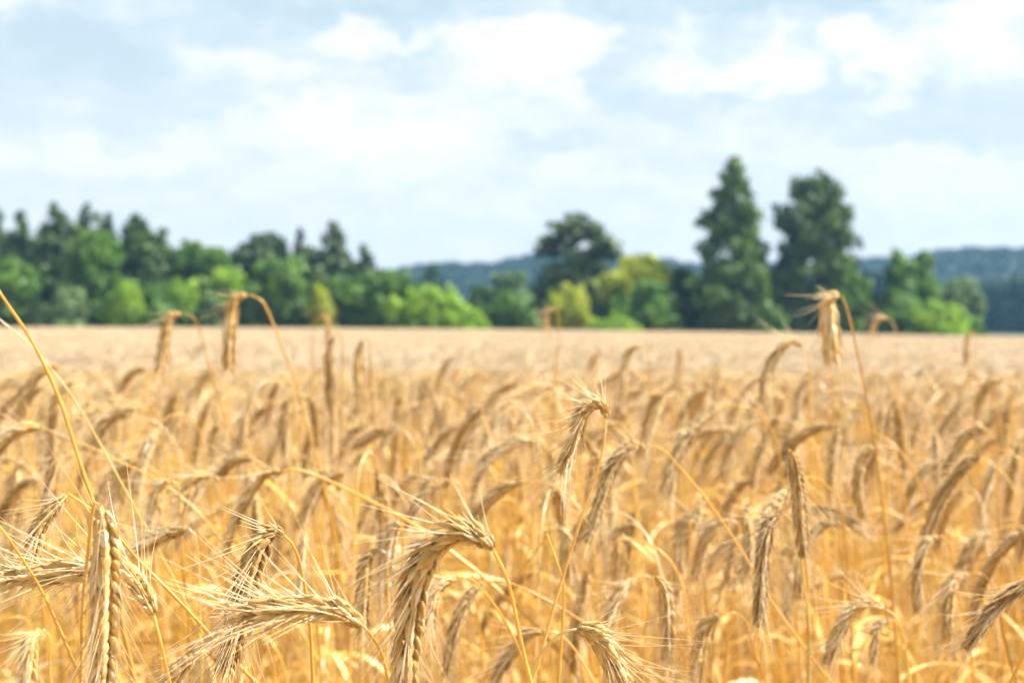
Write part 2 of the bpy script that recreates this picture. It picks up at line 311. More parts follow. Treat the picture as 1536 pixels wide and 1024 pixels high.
rye(1.6, [(963,520),(950,522),(938,545),(932,600)], [(965,519),(972,527),(974,560)], 'sickle shaped rye ear reaching against the pale far field over the high bearded ear')
rye(1.0, [(838,791),(846,800),(850,835),(852,862)], [(836,790),(830,793),(800,830),(776,862),(765,900)], 'small hooked rye ear on a straight straw beside the slim leaning straw')
rye(1.1, [(942,784),(930,795),(926,830),(926,870)], [(944,783),(955,788),(975,810),(990,850)], 'blurred rye ear hanging plumb below the long sloping straw, pale crown')
rye(1.1, [(1036,773),(1024,785),(1019,825),(1017,876)], [(1038,772),(1046,778),(1050,820)], 'slim dim rye ear hanging just under the sloping straw, first of a close pair')
rye(1.05, [(1094,779),(1074,786),(1056,815),(1047,850),(1044,872)], [(1097,779),(1108,786),(1114,830)], 'rounded rye ear curving under the sloping straw, second of a close pair')
rye(.95, [(954,868),(938,880),(924,903),(914,932)], [(957,866),(970,862),(985,880),(992,930)], 'small rye ear slanting above the bearded ear at the lower edge')
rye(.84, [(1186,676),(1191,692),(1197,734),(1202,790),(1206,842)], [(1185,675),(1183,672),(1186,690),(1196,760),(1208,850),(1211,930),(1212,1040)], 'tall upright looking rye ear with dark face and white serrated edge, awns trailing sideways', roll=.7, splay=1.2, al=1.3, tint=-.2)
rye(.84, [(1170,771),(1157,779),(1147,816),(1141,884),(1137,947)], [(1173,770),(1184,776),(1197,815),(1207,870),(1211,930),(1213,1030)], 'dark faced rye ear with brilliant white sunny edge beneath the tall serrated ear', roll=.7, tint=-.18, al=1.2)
rye(.85, [(1326,912),(1302,904),(1277,917),(1256,953),(1237,1000)], [(1329,913),(1345,925),(1357,958),(1364,1010)], 'smooth tan rye ear arched like a sickle low in the crop, two straws crossing nearby')
rye(.98, [(1336,929),(1320,936),(1313,960),(1310,995)], [(1338,928),(1348,935),(1354,980)], 'small rye ear tucked close under the smooth sickle ear', es=.85)
rye(.74, [(1560,862),(1532,881),(1500,905),(1470,940),(1444,977)], [(1564,860),(1580,865),(1592,900),(1600,980)], 'rye ear slanting in from the picture edge with dark underside and bright awned top', roll=.6, splay=.9, al=.8, tint=-.12, es=.9)
rye(1.05, [(1407,804),(1390,815),(1378,855),(1377,925)], [(1410,803),(1420,808),(1428,850)], 'slender curved rye ear above the smooth sickle ear, pale tip of neck')
rye(1.0, [(1452,860),(1434,866),(1423,895),(1419,962)], [(1455,859),(1475,862),(1492,885),(1502,930)], 'rye ear hanging from a wide pale arch of straw near the ear slanting in')
rye(1.2, [(1322,669),(1299,680),(1287,715),(1288,750),(1296,783)], [(1325,668),(1340,672),(1350,720)], 'S shaped rye ear hanging alone in the gap beyond the tall serrated ear')
rye(1.2, [(1482,648),(1466,644),(1446,660),(1428,690),(1413,714)], [(1485,650),(1494,665),(1496,720)], 'frosty looking rye ear sloping with hanging awns, dark neck, below the far bush', splay=1.5, tint=-.05)
rye(1.0, [(1115,768),(1121,790),(1123,825),(1120,865)], [(1114,766),(1112,764),(1108,790),(1100,870)], 'pale papery rye ear standing close before the dark faced white edged ear', tint=.25, es=.85)
rye(.60, None, [(1600,905),(1560,945),(1525,1000),(1505,1040)], 'brown straw cutting across the lowest corner beside the slanting ear', rs=1.0)
rye(1.1, [(1262,786),(1248,783),(1230,792),(1216,805)], [(1265,787),(1274,795),(1276,850)], 'short dark rye ear bristling sideways just beyond the tall serrated ear', splay=2.2, tint=-.2, es=.75)
rye(.90, [(1078,921),(1062,935),(1050,970),(1044,1025)], [(1081,920),(1100,918),(1118,930),(1130,970)], 'dull rye ear drooping at the lower edge beside the dark faced white edged ear', tint=-.08)
rye(1.3, [(371,443),(358,446),(348,470),(344,510),(344,560)], [(374,441),(393,451),(410,485),(430,535),(447,579),(462,640)], 'tall rye ear standing out against the green wood, hooked over on a long curved neck', rs=1.2, roll=.6, es=1.25, splay=.6, al=.6)
rye(1.5, [(272,471),(258,475),(248,505),(242,535),(238,562)], [(275,470),(288,474),(299,496),(308,525),(318,560)], 'rye ear nodding at the far field edge beside the tall hooked one', roll=.4, es=1.2, splay=.6, al=.6)
rye(1.4, [(92,552),(72,552),(52,570),(34,590),(18,614)], [(95,552),(104,560),(106,620)], 'brown rye ear sloping away beneath the long golden diagonal straw, uppermost on that side', roll=.4)
rye(1.4, [(113,572),(98,580),(87,615),(83,655),(79,692)], [(116,572),(126,580),(132,640)], 'rye ear hanging beside the golden diagonal straw with white neck')
rye(1.35, [(206,614),(184,616),(160,635),(146,653),(136,670)], [(209,614),(225,645),(258,690),(285,735)], 'bow shaped rye ear with sunlit back below the nodding one at the field edge')
rye(1.4, [(439,593),(431,605),(428,640),(427,683)], [(442,592),(449,590),(458,600),(466,660)], 'dark rye ear hanging from a shared golden fork under the tall hooked ear', tint=-.15)
rye(1.42, [(452,592),(464,600),(474,630),(478,670)], [(449,592),(444,592),(440,640)], 'orange rye ear bending away from the same golden fork under the tall hooked ear')
rye(1.5, [(502,505),(496,515),(494,550),(496,622)], [(504,503),(510,500),(514,530),(512,600)], 'straight rye ear against the far field, first of two hanging side by side', tint=-.1)
rye(1.5, [(545,510),(539,530),(538,575),(543,620)], [(547,508),(552,508),(555,560)], 'straight rye ear with white sunny side, second of two hanging against the far field')
rye(1.1, [(101,677),(89,687),(79,720),(75,772)], [(104,676),(112,682),(114,740)], 'stout blurred rye ear hanging just above the long bare awns beside the golden diagonal straw')
rye(1.5, [(329,636),(320,650),(317,675),(318,705)], [(331,635),(338,631),(344,650),(348,720)], 'thin rye ear hanging directly below the tall hooked ear', es=.85)
rye(1.7, [(331,556),(315,558),(300,575),(290,598)], [(333,556),(340,562),(342,600)], 'pale rye ear arching before the far field next to the tall hooked ear')
rye(1.9, [(218,553),(204,556),(190,570),(180,586)], [(220,553),(227,558),(229,600)], 'faint rye ear arching in front of the far field behind the bow shaped ear')
rye(.74, None, [(-60,330),(0,441),(44,508),(85,590),(118,688),(142,760),(165,860)], 'long thick golden straw running diagonally past the far field from the picture edge', rs=1.1)
rye(.85, None, [(-60,430),(0,481),(44,518),(100,580),(150,660),(190,740)], 'pale thinner straw running nearly parallel beneath the thick golden diagonal one', rs=.6)
rye(1.0, [(60,640),(40,642),(15,655),(-8,680)], [(64,641),(115,662),(180,694),(230,717),(290,760),(340,820)], 'rye plant with straw stretched low across the crop beneath the bow shaped ear', rs=.75)
rye(1.5, [(590,646),(570,649),(548,660),(528,672)], [(593,646),(602,655),(604,700)], 'rye ear lying nearly flat below the two straight hanging ones', tint=-.1)
rye(1.6, [(265,590),(262,605),(261,630),(259,655)], [(266,588),(270,587),(273,620)], 'dark slim rye ear with white side under the nodding ear', tint=-.1)
rye(1.3, [(1204,519),(1188,513),(1166,530),(1150,562),(1142,610)], [(1206,520),(1212,530),(1214,600)], 'bold rye ear arching in front of the tall birch, awns flicking upward from its back', splay=1.9, roll=.5, al=1.3)
rye(1.1, [(1259,443),(1248,446),(1244,470),(1247,505),(1250,540)], [(1262,443),(1268,455),(1280,500),(1292,550),(1302,600),(1310,660)], 'shaggy pale rye ear rising over the horizon before the dark oval tree', roll=.7, splay=.7, al=.5, tint=.1, es=1.45)
rye(1.6, [(1236,559),(1219,562),(1203,585),(1195,622)], [(1239,559),(1247,566),(1250,620)], 'gently curved rye ear under the shaggy pale one')
rye(1.4, [(1343,599),(1346,620),(1349,650),(1353,690)], [(1342,598),(1338,598),(1335,650)], 'straight dark rye ear with bright edge below the far field, near the bright bush', tint=-.1)
rye(1.5, [(1505,570),(1486,573),(1473,595),(1466,632)], [(1508,570),(1516,577),(1518,630)], 'rye ear curving below the far field edge, outermost beneath the grey green tree')
rye(2.0, [(833,463),(825,466),(820,476),(822,494)], [(834,463),(838,480),(834,560)], 'small out of focus rye ear poking above the field edge before the yellow bushes', es=.7)
rye(2.0, [(476,478),(483,474),(491,485),(492,510)], [(474,478),(470,490),(470,560)], 'faint rye ear curling above the field edge beside the straight hanging pair', es=.7)
rye(2.0, [(1333,478),(1321,477),(1313,487),(1309,503)], [(1335,479),(1342,490),(1344,550)], 'faint rye ear curling above the field edge beyond the shaggy pale one', es=.7)
rye(2.1, [(1457,497),(1452,505),(1450,525),(1448,548)], [(1459,496),(1462,498),(1464,560)], 'faint upright rye ear touching the field edge under the grey green tree', es=.8)
rye(1.1, [(210,690),(196,694),(185,715),(178,752)], [(213,690),(222,697),(226,760)], 'brown rye ear hanging over the thick hanging ear, nearest behind the low stretched straw')
rye(1.1, [(318,713),(298,715),(281,735),(268,777)], [(321,713),(330,720),(334,780)], 'curved rye ear next to the arched one, half as bright')
rye(.95, [(255,720),(243,726),(233,755),(224,795)], [(258,720),(266,727),(270,790)], 'chalky white rye ear hanging over the short sloping blurred ear', tint=.28)
rye(1.2, [(380,688),(362,687),(343,698),(328,716)], [(383,689),(392,697),(396,760)], 'small rye ear arching just above the arched ear with the long straw')
rye(1.1, [(673,719),(652,726),(630,755),(613,790)], [(676,719),(688,724),(696,780)], 'broad shaded rye ear arching right above the awns of the largest ear')
rye(.85, [(566,824),(552,838),(546,885),(544,955)], [(569,823),(578,828),(582,900)], 'brown rye ear hanging behind the horizontal sharp ear, nearest its neck', tint=-.1)
rye(.85, [(984,864),(994,878),(1000,920),(1001,995)], [(982,863),(976,864),(972,920)], 'rye ear hanging plumb in the lower middle between two curved straws')
rye(.95, [(458,796),(456,815),(454,850),(452,890)], [(459,794),(464,793),(468,850)], 'whitish rye ear hanging behind the thin neck of the dark brown ear', tint=.2, es=.85)
rye(1.0, [(1170,830),(1186,826),(1196,850),(1198,900)], [(1167,831),(1155,850),(1150,930)], 'rye ear hidden behind the tall serrated ear, tip turned inward', es=.8)
rye(.72, None, [(820,800),(843,865),(846,900),(838,1030)], 'short broken straw standing by the slim leaning straw', rs=.9)
rye(.95, [(0,940),(-10,950),(-25,990)], [(4,938),(20,925),(40,930),(52,980)], 'rye plant arching at the lower corner behind the bare brown straw', tint=-.1)
rye(.80, [(62,945),(50,955),(44,985),(40,1030)], [(65,944),(73,950),(76,1010)], 'dark rye ear hanging under the flat bearded ear', tint=-.15)

hero_pts = []
def straw_path(straw3, d):
    p = [np.array(x) for x in straw3]; v = p[-1]-p[-2]; v = v/np.linalg.norm(v)
    if v[2] > -.3: v = norm(v+np.array((0, 0, -.8)))
    e = p[-1]+v*.10; v2 = norm(v+np.array((0, 0, -1.2))); e2 = e+v2*.16
    base = np.array((e2[0]+v2[0]*.25, e2[1]+RND.uniform(-.01, .03), 0.0))
    return p+[e, e2, e2*.5+base*.5+np.array((0, 0, .05)), base]
for (d, ear, straw, label, kw) in H:
    rs = np.random.default_rng(int(d*1000)+len(label)*7+len(straw))
    dj = rs.uniform(-.012, .012)
    path = straw_path([P(x, y, d+(.0 if i < 2 else min(i, 4)*.004)) for i, (x, y) in enumerate(straw)], d)
    s = np.concatenate([np.linspace(0, .34, 76), np.linspace(.37, 2.4, 24)]); c, L = catmull(path, 0, s); s = np.minimum(s, L); k = np.searchsorted(s, L-1e-6)+1; c, s = c[:k], s[:k]; base = c[-1]
    root = bpy.data.objects.new('rye_plant', None); COL.objects.link(root); root.location = base; root.empty_display_size = .05
    tag(root, label, 'rye plant', 'ripe rye plants in the foreground')
    r = stalk_radius(s)*kw.get('rs', 1.0)
    for nd in (.34+rs.uniform(-.05, .1), .62, .9): r = r*(1+.45*np.exp(-((s-nd)/.004)**2))
    wob = np.stack([np.interp(s, np.linspace(0, 2.5, 60), rs.normal(0, .0007, 60)) for _ in range(3)], 1); wob[0] = 0; c = c+wob*np.minimum(s/.05, 1)[:, None]; r = r*(1+np.interp(s, np.linspace(0, 2.5, 160), rs.normal(0, .07, 160)))
    mb = MB(); tube(mb, c, r, 7, np.clip(.46+rs.normal(0, .1)+.22*np.exp(-s/.05)+.16*(s > .34+rs.uniform(-.05, .1))+.08*np.sin(s*21+rs.uniform(0, 6))+rs.normal(0, .05, len(s)), 0, 1))
    link('stalk', mb.mesh('stalk', M_STALK, True, base), root)
    if ear:
        n = len(ear); e3 = [P(x, y, d+dj*i/(n-1)) for i, (x, y) in enumerate(ear)]
        hi = d < .95
        es = kw.get('es', 1.0)*(.86 if .64 < d < 1.0 else 1)
        husk, awn = build_ear(e3, es, kw.get('roll', rs.uniform(.2, .9)), 'hi' if hi else 'mid', kw.get('al', 1.0), kw.get('splay', 1.0), rs)
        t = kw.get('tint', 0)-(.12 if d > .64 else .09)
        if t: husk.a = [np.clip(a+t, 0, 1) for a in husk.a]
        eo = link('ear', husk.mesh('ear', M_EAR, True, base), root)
        link('awns', awn.mesh('awns', M_AWN, True, base), eo)
        for x, y in ear: hero_pts.append((x, y, d))
    lf = MB(); nl = rs.integers(1, 3)
    for k in range(nl):
        i = int(np.searchsorted(s, .30+.22*k+rs.uniform(0, .1))); i = min(i, len(s)-3)
        dr = norm(np.array((rs.normal(0, 1), rs.normal(.2, .8), .9)))
        lf = MB(); add_leaf(lf, c[i], dr, rs.uniform(.10, .2), rs.uniform(.006, .011), rs.uniform(1, 3.2), rs.normal(0, 2.2), rs, a=rs.uniform(.3, .8))
        link('leaf', lf.mesh('leaf', M_LEAF, True, base), root)

# ------------------------------------------------------------------ plants of the crowd: variants copied one by one
def plant_curve(rs, height, droop_end, neck, lean):
    """side profile in the x,z plane, apex at z = height, nodding towards -x; returns straw (ear base down) and ear points"""
    eL = rs.uniform(.062, .098)
    n1, n2, n3 = 30, 16, 14
    th = np.concatenate([np.linspace(lean*.2, lean, n1), lean+(neck-lean)*np.linspace(0, 1, n2)**1.4, neck+(droop_end-neck)*np.linspace(0, 1, n3)**.75])
    ds = np.concatenate([np.full(n1, 1.15/n1), np.full(n2, rs.uniform(.05, .14)/n2), np.full(n3, eL/n3)])
    x = np.cumsum(-np.sin(np.radians(th))*ds); z = np.cumsum(np.cos(np.radians(th))*ds)
    y = np.cumsum(rs.normal(0, .02)*ds)
    p = np.stack([x, y, z], 1)
    k = n1+n2-1
    z0 = height-p[:, 2].max()
    p[:, 2] += z0
    return p[:k+1][::-1], p[k:]
def make_variant(seed, q):
    rs = np.random.default_rng(seed)
    de = [174, 164, 179, 150, 170, 158, 177, 128, 172, 168, 155, 176, 146, 171, 162, 179][seed % 16]+rs.normal(0, 4)
    nk = min(de-14, [125, 110, 155, 95, 140, 118, 162, 75, 140, 105, 100, 150, 85, 125, 118, 165][seed % 16])
    straw, ear = plant_curve(rs, 1.29, de, nk, rs.uniform(3, 12))
    base = np.array((straw[-1][0]*1.0+.02, straw[-1][1], 0)); straw = np.vstack([straw, base])
    off = np.array((ear[0][0], ear[0][1], 0)); ear = ear-off; straw = straw-off   # base of the ear stands over the origin
    b = np.array((straw[-1][0], straw[-1][1], 0)); straw = straw-b; ear = ear-b
    s = np.concatenate([np.linspace(0, .22, 22), np.linspace(.26, 1.6, 22)]) if q == 'mid' else np.concatenate([np.linspace(0, .22, 12), np.linspace(.3, 1.6, 7)])
    c, L = catmull(straw[::2], 0, s); s = np.minimum(s, L); nS = int(np.searchsorted(s, L-1e-6))+1; c, s = c[:nS], s[:nS]; mb = MB(); tube(mb, c, stalk_radius(s)*(1.0 if q == 'mid' else 1.1), 5 if q == 'mid' else 3, np.clip(.5+rs.normal(0, .1)+.2*np.exp(-s/.06), 0, 1))
    husk, awn = build_ear(ear[::2], rs.uniform(.9, 1.08), rs.uniform(0, 1.6), q, rs.uniform(.7, 1.1), rs.uniform(.7, 1.5), rs)
    leaves = []
    for k in range(3 if q == 'mid' else 4):
        lf = MB(); i = int(np.searchsorted(s, .16+.15*k+rs.uniform(0, .1))); i = min(i, nS-2)
        a = rs.uniform(0, 6.28)
        add_leaf(lf, c[i], (math.cos(a), math.sin(a), 1.1), rs.uniform(.09, .20), rs.uniform(.004, .009), rs.uniform(.8, 3.4), rs.normal(0, 2.2), rs, 10 if q == 'mid' else 6, rs.uniform(.2, .7))
        leaves.append(lf)
    apex = ear[np.argmax(ear[:, 2])]
    return dict(stalk=mb, ear=husk, awns=awn, leaves=leaves, apex=apex, mid=ear[len(ear)//2])
VARS = []
for i in range(16):
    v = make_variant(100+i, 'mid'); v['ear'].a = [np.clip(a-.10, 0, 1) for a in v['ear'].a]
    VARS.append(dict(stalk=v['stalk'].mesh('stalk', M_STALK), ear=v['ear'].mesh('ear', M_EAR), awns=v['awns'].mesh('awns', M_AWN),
                     leaves=[l.mesh('leaf', M_LEAF) for l in v['leaves'][:2]], apex=v['apex'], mid=v['mid']))
PROTO = {}
def spawn(vi, loc, rz, sc, label, group):
    """the first plant of a variant is built, later ones are copies of it and of each of its parts"""
    V = VARS[vi]
    if vi not in PROTO:
        r = bpy.data.objects.new('rye_plant', None); r.empty_display_size = .05; COL.objects.link(r)
        link('stalk', V['stalk'], r); e = link('ear', V['ear'], r); link('awns', V['awns'], e)
        for l in V['leaves']: link('leaf', l, r)
        PROTO[vi] = r
    else:
        src = PROTO[vi]; r = src.copy(); COL.objects.link(r)
        for ch in src.children:
            if ch.name.startswith(('stalk', 'ear', 'leaf')):
                k = ch.copy(); COL.objects.link(k); k.parent = r
                for gch in ch.children:
                    j = gch.copy(); COL.objects.link(j); j.parent = k
    r.location = loc; r.rotation_euler = (0, 0, rz); r.scale = sc
    tag(r, label, 'rye plant', group); return r
def ground_z(x, y):
    """field falls away very gently towards the far right"""
    u = np.clip(x/np.maximum(y, 1.0)+.36, 0, .8)
    return -np.maximum(y-6.0, 0)*(29*u**2)/2133.0
rf = np.random.default_rng(21)
NF = 140
placed = 0; tries = 0
near_taken = []
for (D0, D1, NF) in ((.97, 1.95, 300-len(H)-60), (1.95, 2.25, 60)):
  placed = 0; tries = 0
  while placed < NF and tries < 20000:
    tries += 1
    d = math.sqrt(rf.uniform(D0**2, D1**2)); px = rf.uniform(-30, 1566)
    h = .065+abs(rf.normal(0, 1))*.085
    py = 488+2133*h/d
    if py < 548 or py > 1100: continue
    if any(abs(px-hx) < 46/max(hd, .6)*.62 and -30 < (hy-py) < 90 and d < hd+.03 for hx, hy, hd in hero_pts): continue
    ap = P(px, py, d)
    if any((ap[0]-t[0])**2+(ap[1]-t[1])**2 < .0013 for t in near_taken): continue
    near_taken.append(ap)
    vi = int(rf.integers(0, 16)); V = VARS[vi]
    rz = rf.normal(0, .75) if rf.random() < .82 else rf.uniform(0, 6.28)
    sz = ap[2]/V['apex'][2]
    cx, sx = math.cos(rz), math.sin(rz); a = V['apex']
    loc = (ap[0]-(a[0]*cx-a[1]*sx), ap[1]-(a[0]*sx+a[1]*cx), 0)
    if d < 1.3: lab, gr = 'softly blurred rye plant in the crowd close behind the sharp foreground ears', 'rye plants just behind the sharp ears'
    elif d < 1.65: lab, gr = 'blurred rye plant in the thick of the crop, midway to the pale far field', 'rye plants in the thick of the crop'
    else: lab, gr = 'small strongly blurred rye plant where the crowd meets the pale far field', 'rye plants towards the far field'
    spawn(vi, loc, rz, (1, 1, sz), lab, gr)
    placed += 1

# ------------------------------------------------------------------ the rest of the crop as one mass
SRC = bpy.data.collections.new('crop_sources')       # never linked to the scene
def src_obj(name, parts):
    me = parts[0][0].mesh(name, parts[0][1]); ob = bpy.data.objects.new(name, me)
    return ob
def joined(name, groups):
    """one mesh with several materials out of (MB, material)"""
    mb = MB(); mats = []; idx = []
    V, F4, F3, A = [], [], [], []; m4, m3 = [], []; n = 0
    for k, (b, m) in enumerate(groups):
        for f in b.f4: F4.append(f+n); m4.append(np.full(len(f), k))
        for f in b.f3: F3.append(f+n); m3.append(np.full(len(f), k))
        V += b.v; A += b.a; n += b.n
    mb.v, mb.a, mb.f4, mb.f3, mb.n = V, A, F4, F3, n
    me = mb.mesh(name, groups[0][1])
    for b, m in groups[1:]: me.materials.append(m)
    me.polygons.foreach_set('material_index', np.concatenate(m4+m3).astype(np.int32)); me.update()
    return me
NLOW = 14
for i in range(NLOW):
    v = make_variant(200+i, 'low')
    lv = MB()
    for l in v['leaves']:
        for vv, ff, aa in zip(l.v, l.f4, l.a): lv.add(vv, ff, None, aa)
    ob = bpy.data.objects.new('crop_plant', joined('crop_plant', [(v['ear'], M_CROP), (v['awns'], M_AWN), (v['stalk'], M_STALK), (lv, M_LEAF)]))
    SRC.objects.link(ob)
# far tufts: a square metre of ears each
SRC2 = bpy.data.collections.new('tuft_sources')
for i in range(5):
    rs = np.random.default_rng(500+i); E, A_, S_ = MB(), MB(), MB()
    lowv = [make_variant(300+i*8+k, 'low') for k in range(4)]
    def put(dst, src, x, y, dz, c, s):
        n0 = dst.n
        V = np.concatenate(src.v); V = V.copy(); V[:, 2] = V[:, 2]+dz
        R3 = V[:, 0]*c-V[:, 1]*s+x, V[:, 0]*s+V[:, 1]*c+y, V[:, 2]
        o = 0
        f4 = np.concatenate(src.f4) if src.f4 else None; f3 = np.concatenate(src.f3) if src.f3 else None
        dst.add(np.stack(R3, 1), f4, f3, np.concatenate(src.a))
    for k in range(140):
        v = lowv[k % 4]; a = rs.normal(0, .9); x, y = rs.uniform(-.5, .5, 2); dz = -abs(rs.normal(0, .035))+.015
        put(E, v['ear'], x, y, dz, math.cos(a), math.sin(a)); put(A_, v['awns'], x, y, dz, math.cos(a), math.sin(a)); put(S_, v['stalk'], x, y, dz, math.cos(a), math.sin(a))
        put(S_, v['leaves'][0], x, y, dz, math.cos(a), math.sin(a))
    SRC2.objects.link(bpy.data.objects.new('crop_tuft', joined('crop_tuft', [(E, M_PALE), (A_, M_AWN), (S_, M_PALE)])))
def gn_scatter(name, pts, rotz, scl, coll, label, cat, group=None):
    me = bpy.data.meshes.new(name); me.vertices.add(len(pts)); me.vertices.foreach_set('co', np.asarray(pts, np.float32).ravel())
    a = me.attributes.new('rotz', 'FLOAT', 'POINT'); a.data.foreach_set('value', np.asarray(rotz, np.float32))
    a = me.attributes.new('scl', 'FLOAT_VECTOR', 'POINT'); a.data.foreach_set('vector', np.asarray(scl, np.float32).ravel())
    me.update(); ob = bpy.data.objects.new(name, me); COL.objects.link(ob)
    t = bpy.data.node_groups.new(name+'_nodes', 'GeometryNodeTree')
    t.interface.new_socket('Geometry', in_out='INPUT', socket_type='NodeSocketGeometry'); t.interface.new_socket('Geometry', in_out='OUTPUT', socket_type='NodeSocketGeometry')
    N = t.nodes.new; gi, go = N('NodeGroupInput'), N('NodeGroupOutput')
    ci = N('GeometryNodeCollectionInfo'); ci.inputs['Collection'].default_value = coll; ci.inputs['Separate Children'].default_value = True; ci.inputs['Reset Children'].default_value = True
    ip = N('GeometryNodeInstanceOnPoints'); ip.inputs['Pick Instance'].default_value = True
    ri = N('FunctionNodeRandomValue'); ri.data_type = 'INT'
    for s_ in ri.inputs:
        if s_.type == 'INT' and s_.name == 'Min': s_.default_value = 0
        if s_.type == 'INT' and s_.name == 'Max': s_.default_value = max(len(coll.objects)-1, 0)
    na, nb = N('GeometryNodeInputNamedAttribute'), N('GeometryNodeInputNamedAttribute')
    na.data_type = 'FLOAT'; na.inputs[0].default_value = 'rotz'; nb.data_type = 'FLOAT_VECTOR'; nb.inputs[0].default_value = 'scl'
    cx = N('ShaderNodeCombineXYZ'); lk = t.links.new
    lk(na.outputs[0], cx.inputs[2]); lk(cx.outputs[0], ip.inputs['Rotation']); lk(nb.outputs[0], ip.inputs['Scale'])
    lk(gi.outputs[0], ip.inputs['Points']); lk(ci.outputs[0], ip.inputs['Instance'])
    lk([o_ for o_ in ri.outputs if o_.type == 'INT'][0], ip.inputs['Instance Index']); lk(ip.outputs[0], go.inputs[0])
    mo = ob.modifiers.new('scatter', 'NODES'); mo.node_group = t
    return tag(ob, label, cat, group, 'stuff')
rc = np.random.default_rng(77)
pts, rz_, sc_l = [], [], []
def crop_pt(x, y, h):
    pts.append((x, y, float(ground_z(np.array(x), np.array(y))))); rz_.append(rc.normal(0, .8) if rc.random() < .8 else rc.uniform(0, 6.28))
    w = rc.uniform(.92, 1.08); sc_l.append((w, w, (CAM_Z-h)/1.29))
for k in range(60000):
    y = rc.uniform(.45, 5.4); x = rc.uniform(-1, 1)*(.36*y+.55+.35*y*.25)
    dens = 175
    if rc.random() > dens*(4.95*2*(.36*y+.55+.0875*y))/60000: continue
    inside = abs(x) < .375*y+.02
    if inside and y < 2.26: continue
    if not inside and y < 2.2 and abs(x) < .375*y+(.30 if y < 1.3 else .2): continue
    t = min(max((y-1.9)/4.2, 0), 1); h = .078+.085*t*t*(3-2*t)+abs(rc.normal(0, 1))*(.10-.06*t)
    if 2.2 < y < 4 and rc.random() < .012: h = rc.uniform(.03, .06)
    crop_pt(x, y, h)
gn_scatter('rye_crop', pts, rz_, sc_l, SRC, 'ripe rye crop filling the field behind the foreground ears', 'crop')
print('crop plants', len(pts))
tp, tr, ts = [], [], []
y = 5.7
while y < 152:
    st = .72 if y < 25 else .95 if y < 60 else 1.25
    half = .36*y+3+.05*y
    for x in np.arange(-half, half, st):
        xx, yy = x+rc.uniform(-.3, .3), y+rc.uniform(-.3, .3)
        if yy > 149.5: continue
        tp.append((xx, yy, float(ground_z(np.array(xx), np.array(yy))))); tr.append(rc.normal(0, .35)); w = max(st, .9)*rc.uniform(1.02, 1.15); ts.append((w, w, (CAM_Z-.165-abs(rc.normal(0, .008)))/1.29))
    y += st
gn_scatter('far_crop', tp, tr, ts, SRC2, 'pale far rye field stretching smooth and level to the wood', 'crop')
print('tufts', len(tp))

# ------------------------------------------------------------------ ground and hills
def simple_mat(name, c1, c2, scale, rough=.9):
    m, q = new_mat(name); t = q.n('ShaderNodeTexCoord'); z = q.n('ShaderNodeTexNoise'); z.inputs['Scale'].default_value = scale; z.inputs['Detail'].default_value = 8
    m.node_tree.links.new(t.outputs['Object'], z.inputs['Vector'])
    b = q.n('ShaderNodeBsdfPrincipled'); q.put(b.inputs['Base Color'], q.ramp(z.outputs[0], [(.3, c1), (.7, c2)])); b.inputs['Roughness'].default_value = rough
    o = q.n('ShaderNodeOutputMaterial'); m.node_tree.links.new(b.outputs[0], o.inputs[0]); return m
M_SOIL = simple_mat('straw_littered_soil', (.20,.12,.05), (.48,.31,.12), 9)
M_GRASS = simple_mat('meadow', (.03,.055,.02), (.06,.085,.03), .4)
def hill_z(x, y):
    """low wooded ridge behind the field"""
    t = np.clip((y-480)/330, 0, 1); t = t*t*(3-2*t)
    u = x/np.maximum(y, 1)
    prof = np.interp(u, [-.5, -.2, -.09, -.03, .02, .12, .22, .28, .36, .6], [26, 25, 22, 25, 27, 24, 25, 28, 31, 34])
    return t*prof
def sheet(name, xs, ys, zf, mat):
    X, Y = np.meshgrid(xs, ys); Z = zf(X, Y); n, m = X.shape
    i, j = np.meshgrid(np.arange(n-1), np.arange(m-1), indexing='ij')
    f = np.stack([i*m+j, i*m+j+1, (i+1)*m+j+1, (i+1)*m+j], -1).reshape(-1, 4)
    mb = MB(); mb.add(np.stack([X, Y, Z], -1), f); o = link(name, mb.mesh(name, mat)); return tag(o, kind='structure')
def gz(x, y): return np.where(y < 153, ground_z(x, np.minimum(y, 153)), ground_z(x*153/np.maximum(y, 1), np.full_like(y, 153.)))
ys_f = np.concatenate([[-30, -10, 0, 3, 6], np.arange(10, 151, 10)])
sheet('field_ground', np.linspace(-130, 130, 53), ys_f, lambda x, y: gz(x, np.maximum(y, .5)), M_SOIL)
ys_m = np.concatenate([np.arange(150, 480, 30), np.arange(480, 901, 30)])
sheet('meadow', np.linspace(-740, 740, 75), ys_m, lambda x, y: gz(x, y)*np.clip((480-y)/330, 0, 1)-.004+hill_z(x, y), M_GRASS)
def tree_ground(x, y): 
    a = np.array(float(x)); b = np.array(float(y)); return float(gz(a, b)*np.clip((480-b)/330, 0, 1)+hill_z(a, b))

